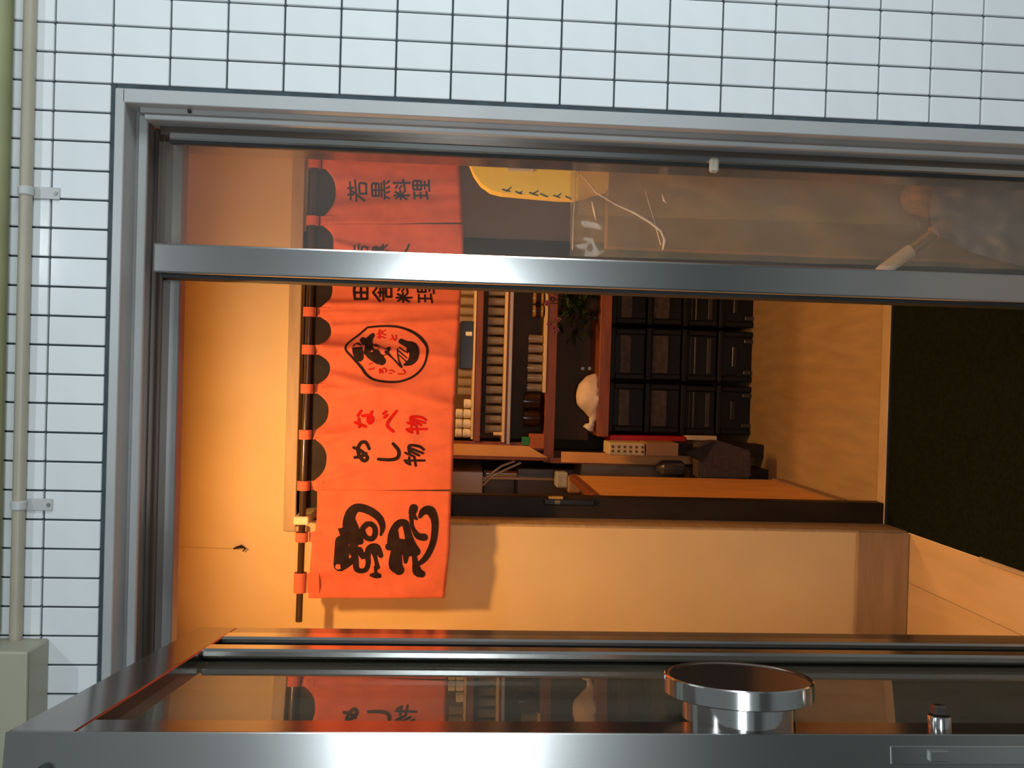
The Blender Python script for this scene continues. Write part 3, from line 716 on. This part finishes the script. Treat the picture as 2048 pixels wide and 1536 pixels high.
for (x, y) in ((1098, 583), (1106, 598), (1100, 648), (1112, 660), (1094, 606), (1116, 640)):
    q = W(x, y, YS-.05)-fp_.location
    if fl_me is None:
        bm = B()
        for i in range(9):
            an = i*6.283/9; r1 = .019 if i % 2 else .016
            c0 = bm.verts.new((0, 0, -.004)); v1 = bm.verts.new((r1*.7*math.cos(an-.4), r1*.7*math.sin(an-.4), .004)); v2 = bm.verts.new((r1*math.cos(an), r1*math.sin(an), .002*(i % 3))); v3 = bm.verts.new((r1*.7*math.cos(an+.4), r1*.7*math.sin(an+.4), .004))
            bm.faces.new((c0, v1, v2, v3))
        lathe(bm, [(.006, -.002), (.007, .004), (.003, .008)], 8)
        o = obj('flower', bm, M['petal'], fp_); fl_me = o.data
    else: o = link(bpy.data.objects.new('flower', fl_me)); o.parent = fp_
    o.location = q; o.rotation_euler = (1.3+rng.uniform(-.4, .4), rng.uniform(-.5, .5), rng.uniform(-.5, .5))
    obj('flower_stem', tube(B(), [q+Vector((0, .004, -.003)), (q*.6+Vector((0, 0, .05))), (q.x*.1, q.y*.1, .11)], .002, 6), M['stem'], fp_)

# white knotted bag on the counter
bgx0, bgx1 = X_(1185, 855, YS), X_(1185, 752, YS)
pb = empty('plastic_bag', ((bgx0+bgx1)/2+.01, YS+.02, zK), 'knotted pinkish white plastic bag lying on the counter', 'bag')
bm = B(); bmesh.ops.create_icosphere(bm, subdivisions=4, radius=1)
for v in bm.verts:
    v.co = Vector((v.co.x*.118+.012, v.co.y*.07, v.co.z*.105))
    if v.co.x < -.02: s = max(.25, 1+(v.co.x+.02)*6); v.co.y *= s; v.co.z *= s
    v.co.z = max(v.co.z, 0)*(.95) + .003*noise.noise(v.co*60)
    v.co += v.co.normalized()*.005*noise.noise(v.co*28)
obj('bag_body', bm, M['bag'], pb, True)
bm = B(); tube(bm, [(-.095, 0, .016), (-.110, 0, .020), (-.122, 0, .022), (-.132, -.002, .030), (-.146, 0, .036)], [.020, .012, .015, .022, .030], 12)
for v in bm.verts: v.co += Vector((noise.noise(v.co*70), noise.noise(v.co*70+Vector((3, 0, 0))), noise.noise(v.co*70+Vector((0, 5, 0)))))*.005
obj('knot', bm, M['white'], pb, True)
# two little white balls on the wall hooks above the bag
for k, (x, lab) in enumerate(((1165, 'upper of two small white pins in the brown board above the bag'), (1179, 'lower of two small white pins in the brown board above the bag'))):
    q = W(x, 737, YS+.24)
    put('push_pin', tube(B(), [(0, .02, 0), (0, .004, 0), (0, -.006, 0), (0, -.010, 0)], [.003, .004, .010, .005], 10), M['white'], lab, 'pin', 'white pins', 'auto', (q.x, YS+.235, q.z))

# ------------------------------------------------------------------ crates
CW = [(870, 767), (764, 657), (654, 551)]
zfloor = 0
YC = YS+.02
colnames = ('left', 'middle', 'right')
rows = ('bottom', 'second from bottom', 'second from top', 'top')
def crate(wd, h, dp):
    e = empty('plastic_crate')
    bm = B()
    box(bm, -wd/2+.008, wd/2-.008, .014, dp, .0, h-.012, .004)
    obj('crate_body', bm, M['crate'], e)
    bm = B(); box(bm, -wd/2, wd/2, -.004, dp+.004, h-.030, h-.004, .006, 2); obj('rim', bm, M['crate'], e)
    bm = B(); box(bm, -wd/2+.004, -wd/2+.034, .0, .03, .0, h-.028, .006); obj('corner_post', bm, M['crate'], e)
    bm = B(); box(bm, wd/2-.034, wd/2-.004, .0, .03, .0, h-.028, .006); obj('corner_post', bm, M['crate'], e)
    return e
hC = (zK-.06)/4
for ci, (ya, yb) in enumerate(CW):
    xa, xb = X_(1360, ya, YC), X_(1360, yb, YC)
    wd = xb-xa-.006
    for r_ in range(4):
        e = crate(wd, hC, .36)
        tag(e, 'black plastic crate, %s of the %s stack under the counter' % (rows[r_], colnames[ci]), 'crate', 'black crates under the counter')
        e.location = ((xa+xb)/2+random.uniform(-.002, .002), YC, r_*hC)
        if r_ == 3: obj('front_label', box(B(), -wd*.36, wd*.36, .006, .016, hC*.40, hC*.70, .002), M['crlabel'], e)
        elif r_ == 2: obj('front_label', box(B(), -wd*.36, wd*.36, .006, .016, hC*.36, hC*.80, .002), M['crlabel'], e)
        elif r_ == 1:
            for q in range(3): obj('rib', box(B(), -wd*.36, wd*.36, .006, .016, hC*(.58+.13*q), hC*(.63+.13*q), .002), M['crate2'], e)
            obj('front_label', box(B(), -wd*.34, wd*.34, .007, .016, hC*.16, hC*.27, .001), M['crate2'], e)
        else:
            obj('hand_hole', box(B(), -wd*.2, wd*.2, .008, .015, hC*.42, hC*.56, .003), M['black'], e)
            for q in (-1, 1): obj('foot', box(B(), q*wd*.30-.010, q*wd*.30+.010, -.002, .012, .0, hC*.25, .003), M['crate2'], e)

# things left of the crates
YL = YS-.02
a, b, c, d = rect(1220, 1372, 872, 885, YL)
put('red_tray', box(B(), a, b, YL, YL+.30, c, d, .003), M['red'], 'bright red tray standing on edge beside the left crate stack', 'tray')
a, b, c, d = rect(1374, 1434, 872, 881, YL)
put('paper_strip', box(B(), a, b, YL, YL+.2, c, d, .002), M['creamedge'], 'cream folded paper below the red tray', 'paper')
YL = YS-.21
a, b, c, d = rect(1218, 1290, 886, 911, YL)
bk = empty('perforated_basket', ((a+b)/2, YL, c), 'cream perforated plastic basket left of the red tray', 'basket')
obj('basket_body', local(bk, box(B(), a, b, YL, YL+.16, c, d, .005)), M['basket'], bk)
for i in range(6):
    for j in range(2):
        zz = d-.018-(d-c-.03)*i/5; xx = a+(b-a)*(.32+.36*j)
        obj('basket_hole', local(bk, box(B(), xx-.006, xx+.006, YL-.0012, YL+.002, zz-.006, zz+.006, .001)), M['hole'], bk)
a, b, c, d = rect(1293, 1357, 886, 912, YL)
put('cardboard_box', box(B(), a, b, YL, YL+.16, c, d, .002), M['kraft'], 'brown cardboard box below the perforated basket', 'box')
put('box_stand', box(B(), a, b, YL+.03, YL+.15, 0, c, .002), M['dark'], 'dark stand carrying the cardboard box', 'stand')
# grey fabric ottoman
pts = [(1398, 886), (1440, 882), (1502, 902), (1503, 957), (1398, 958)]
YO = 3.88
poly = [(X_(x, y, YO), max(0, Z_(x, y, YO))) for x, y in pts]
cu = empty('floor_cushion', (poly[0][0], YO, 0), 'grey brown fabric cushion standing on the floor before the crates', 'cushion')
bm = B(); prism(bm, poly, 'y', YO, YO+.11); bmesh.ops.bevel(bm, geom=bm.edges[:], offset=.008, segments=2, affect='EDGES')
obj('cushion_body', local(cu, bm), M['cushion'], cu, 'auto')
bm = B(); prism(bm, [(X_(x, y, YO-.01), Z_(x, y, YO-.01)) for x, y in ((1372, 905), (1430, 884), (1404, 925))], 'y', YO-.012, YO+.05)
obj('flap', local(cu, bm), M['black'], cu)

# kitchen things seen in the gap
YK = 4.60
xr = X_(940, 943, YK)
zb = Z_(966, 950, YK)
put('steel_cabinet', box(B(), xr-.45, xr, YK, YK+.65, zb, zb+.55, .004), M['fridge'], 'light steel wall cabinet seen left of the shelf unit', 'cabinet')
kc = empty('kitchen_range', (xr-.2, YK, 0), 'dark steel kitchen range in the gap left of the shelf unit', 'range')
zt2 = Z_(1000, 950, YK)
obj('range_body', local(kc, box(B(), xr-.45, xr+.02, YK+.02, YK+.6, 0, Z_(1035, 950, YK), .004)), M['dsteel'], kc)
obj('range_pipe', local(kc, tube(B(), [(X_(1000, 950, YK), YK+.06, zb-.02), (X_(1000, 950, YK), YK+.06, Z_(1040, 950, YK))], .018, 12)), M['steelmirror'], kc, 'auto')
obj('range_post', local(kc, box(B(), X_(1040, 960, YK), X_(1040, 954, YK), YK, YK+.02, Z_(1110, 950, YK), zb, .002)), M['steel'], kc)
obj('range_hood', local(kc, box(B(), xr-.45, xr-.01, YK+.2, YK+.6, Z_(1035, 950, YK), zb-.01, .004)), M['dsteel'], kc)
zc_ = Z_(1163, 960, 4.22)
put('side_cabinet', box(B(), X_(1200, 992, 4.2), X_(1200, 930, 4.2), 4.2, 4.52, 0, zc_, .004), M['dsteel'], 'dark steel cabinet in the gap below the folded towels', 'cabinet')
a, b, c, d = rect(1136, 1162, 952, 986, 4.22)
put('pink_cloth', box(B(), a, b, 4.215, 4.35, zc_, d, .008, 2), M['pinkcloth'], 'dull pink folded cloth lying under the pale blue towel', 'cloth')
a, b, c, dd = rect(1113, 1136, 945, 976, 4.22)
put('blue_towel', box(B(), a, b, 4.22, 4.33, d, dd, .008, 2), M['towel'], 'pale blue folded towel lying on the pink cloth', 'towel')
for pp in ([(966, 962), (985, 945), (1003, 932), (1030, 922)], [(964, 972), (985, 952), (1010, 940), (1042, 925)]):
    obj('hose', local(kc, tube(B(), [W(x, y, 4.5) for x, y in pp], .006, 10)), M['hose'], kc, 'auto')
for k, (x, y, mt_, lab) in enumerate(((1300, 968, 'steelmirror', 'chrome canister on the dark bench, beside the wooden panel'), (1345, 936, 'dsteel', 'dark steel canister on the dark bench, beside the shelf unit'))):
    q = W(x, y, 4.1)
    put('canister', lathe(B(), [(.03, 0), (.036, .01), (.036, .10), (.02, .12), (.015, .13)], 18), M[mt_], lab, 'canister', None, 'auto', (q.x, 4.1, Z_(1345, 949, 4.1)-.05))
put('side_bench', box(B(), X_(1300, 990, 4.1), X_(1300, 930, 4.1), 4.0, 4.18, 0, Z_(1345, 949, 4.1)-.05, .003), M['dark'], 'dark bench behind the wooden panel under the canisters', 'bench')

# ------------------------------------------------------------------ behind the sidelight: umbrella bag stand
YU = 2.2
st = empty('bag_stand', (X_(1500, 400, YU), YU, 0), 'stand with a yellow rounded board and clear umbrella bags behind the sidelight', 'stand')
def ul(bm): return local(st, bm)
XB = X_(1100, 397, YU)
def turned(bm):                            # the board is turned a little towards the room
    for v in bm.verts: v.co.y -= (v.co.x-XB)*.36
    return bm
prof = [(932, 312), (938, 328), (948, 350), (962, 368), (982, 381), (1003, 386), (1060, 391), (1120, 396), (1150, 397), (1215, 380), (1215, 316)]
bm = B(); prism(bm, [(X_(x, y, YU), Z_(x, y, YU)) for x, y in prof][::-1], 'y', YU, YU+.05)
obj('yellow_board', ul(turned(bm)), M['yellow'], st)
bm = B()
for (x, y, l, s) in ((1004, 380, 16, 4), (1012, 384, 10, -8), (1030, 384, 14, 5), (1036, 388, 8, -4), (1058, 386, 18, 6), (1064, 389, 12, -6), (1080, 388, 14, 6), (1088, 392, 8, 2), (1106, 391, 14, 5), (1114, 393, 8, -5), (1130, 393, 14, 6)):
    a1, b1 = W(x, y, YU), W(x+l, y+s, YU)
    dv = (b1-a1).normalized(); nv = Vector((-dv.z, 0, dv.x))*.0014
    vs = [bm.verts.new(Vector((q.x, YU-.0008, q.z))) for q in (a1+nv, b1+nv, b1-nv, a1-nv)]
    bm.faces.new(vs)
obj('board_lettering', ul(turned(bm)), M['ink'], st)
a, b, c, d = rect(1012, 1068, 318, 348, YU)
obj('clamp', ul(turned(box(B(), a, b, YU-.012, YU, c, d, .003))), M['clip'], st)
obj('clamp_screw', ul(turned(tube(B(), [((a+b)/2+.008, YU-.018, (c+d)/2+.004), ((a+b)/2+.008, YU-.011, (c+d)/2+.004)], .006, 12))), M['steelmirror'], st)
# body of the stand
a, b, c, d = rect(1216, 1800, 318, 520, YU+.08)
obj('stand_back', ul(box(B(), a+.02, b, YU+.10, YU+.13, 0, d, .004)), M['brownpanel'], st)
obj('stand_base', ul(box(B(), a-.0, b, YU-.10, YU+.16, 0, .05, .006)), M['dark'], st)
# crumpled film, one sheet with folds
def film(poly_x, ytop, ybot, Y, mat, seed, amp=.012, n=26, m=44, parent=st):
    bm = B(); R = []
    for i in range(m+1):
        x = poly_x[0]+(poly_x[1]-poly_x[0])*i/m; col = []
        for j in range(n+1):
            t = j/n; y0_ = ytop(x); y1_ = ybot(x); y = y0_+(y1_-y0_)*t
            q = W(x, y, Y)
            f = noise.noise(Vector((x*.009, y*.014, seed)))*1.2+abs(noise.noise(Vector((x*.02, y*.03, seed+3))))*.9
            q.y -= amp*f; col.append(bm.verts.new(q))
        R.append(col)
    for a_, b_ in zip(R, R[1:]):
        for j in range(n): bm.faces.new((a_[j], a_[j+1], b_[j+1], b_[j]))
    return obj('plastic_film', ul(bm) if parent is st else local(parent, bm), mat, parent, True)
film((1140, 2060), lambda x: 312+.01*(x-1140), lambda x: 512+.03*(x-1140), YU-.10, M['clear'], 1.3)
film((1156, 1820), lambda x: 312+.01*(x-1140), lambda x: 430+.03*(x-1140), YU-.06, M['clear'], 7.7)
CR = [[(1153, 340, 1.2), (1180, 370, 1.8), (1192, 385, 2.6), (1230, 408, 3), (1268, 425, 4.5), (1300, 444, 5), (1322, 462, 5), (1330, 480, 7), (1326, 500, 3)],
      [(1184, 402, 3), (1187, 415, 4), (1192, 442, 3)], [(1145, 500, 2), (1147, 440, 1.6), (1153, 330, 1.2)], [(1325, 388, 3), (1328, 400, 5), (1333, 406, 2)],
      [(1290, 380, 1.5), (1302, 420, 2), (1314, 460, 2.5), (1322, 490, 3)]]
for cr_ in CR:
    pts = [(W(x, y, YU-.105), wd) for x, y, wd in cr_]
    obj('crease_highlight', ul(tube(B(), [p_ for p_, _ in pts], [wd*.00075 for _, wd in pts], 8)), M['foldlight'], st, True)  # highlights along the creases, drawn as white tubes

# umbrellas in the stand
um = empty('folded_umbrella', W(1930, 450, YU-.04), 'furled umbrella with white grip leaning in a cloudy plastic bag', 'umbrella')
def uu(bm): return local(um, bm)
YG = YU-.05
g0, g1, g2 = W(1752, 551, YG), W(1822, 501, YG-.01), W(1868, 467, YG-.01)
gr = obj('grip', uu(tube(B(), [g0, g0.lerp(g1, .15), g1], [.013, .0165, .0175], 18)), M['umbshaft'], um, 'auto')
obj('grip_collar', uu(tube(B(), [g1, g1.lerp(g2, .12), g1.lerp(g2, .14), g2], [.0165, .0165, .015, .014], 18)), M['steelmirror'], um, 'auto')
dirv = (g2-g1).normalized()
obj('runner', uu(tube(B(), [g2, g2+dirv*.02, g2+dirv*.045], [.019, .016, .022], 12)), M['gold'], um, 'auto')
for k in range(6):
    a_ = k*math.pi/3; e0 = g2+dirv*.03; side = Vector((math.sin(a_), math.cos(a_), 0)).cross(dirv)*.022
    obj('rib', uu(tube(B(), [e0+side, e0+side*1.5+dirv*.05, e0+side*1.8+dirv*.16], [.0025, .002, .0015], 6)), M['steelmirror'], um)
bm = B(); P0 = g2+dirv*.04
NN = 28; rings = []
for s in range(13):
    t = s/12; rr = (.03+.05*math.sin(min(1, t*1.5)*math.pi*.5))*(1-.55*t*t); rg = []
    u_ = dirv.cross(Vector((0, 1, 0))).normalized(); v_ = dirv.cross(u_)
    for k in range(NN):
        an = 6.2832*k/NN; rf = rr*(1+.14*math.cos(an*7+t*2.5))
        rg.append(bm.verts.new(P0+dirv*(.27*t)+u_*rf*math.cos(an)+v_*rf*.7*math.sin(an)))
    rings.append(rg)
for A_, B_ in zip(rings, rings[1:]):
    for k in range(NN): bm.faces.new((A_[k], A_[(k+1) % NN], B_[(k+1) % NN], B_[k]))
bmesh.ops.recalc_face_normals(bm, faces=bm.faces)
obj('furled_canopy', uu(bm), M['umbdark'], um, True)
film((1862, 2062), lambda x: 352-.02*(x-1862), lambda x: 470+.45*(x-1862)-.0006*(x-1862)**2, YU-.13, M['clearg'], 21.2, .016, 22, 26, um)
# second, brown umbrella head
q = W(1838, 395, YU+.045)
u2 = empty('brown_umbrella', (q.x, q.y, 0), 'brown furled umbrella upright at the right end of the bag stand', 'umbrella')
bm = B(); rings = []
for s in range(15):
    t = s/14; rr = (.018+.030*math.sin(math.pi*min(1, .12+t*1.15)))
    z = q.z+.045-t*(q.z-.02); rg = []
    if s == 0: rr = .012
    for k in range(NN):
        an = 6.2832*k/NN; rf = rr*(1+.12*math.cos(an*8+t*3)); rg.append(bm.verts.new(Vector((rf*math.cos(an), rf*math.sin(an), z))))
    rings.append(rg)
for A_, B_ in zip(rings, rings[1:]):
    for k in range(NN): bm.faces.new((A_[k], A_[(k+1) % NN], B_[(k+1) % NN], B_[k]))
bm.faces.new(rings[0]); bm.faces.new(rings[-1][::-1]); bmesh.ops.recalc_face_normals(bm, faces=bm.faces)
obj('furled_canopy', bm, M['umbcloth'], u2, True)
obj('tie_band', lathe(B(), [(.040, q.z-.07), (.044, q.z-.06), (.044, q.z-.045), (.040, q.z-.038)], 20, None, False, False), M['umbdark'], u2, 'auto')
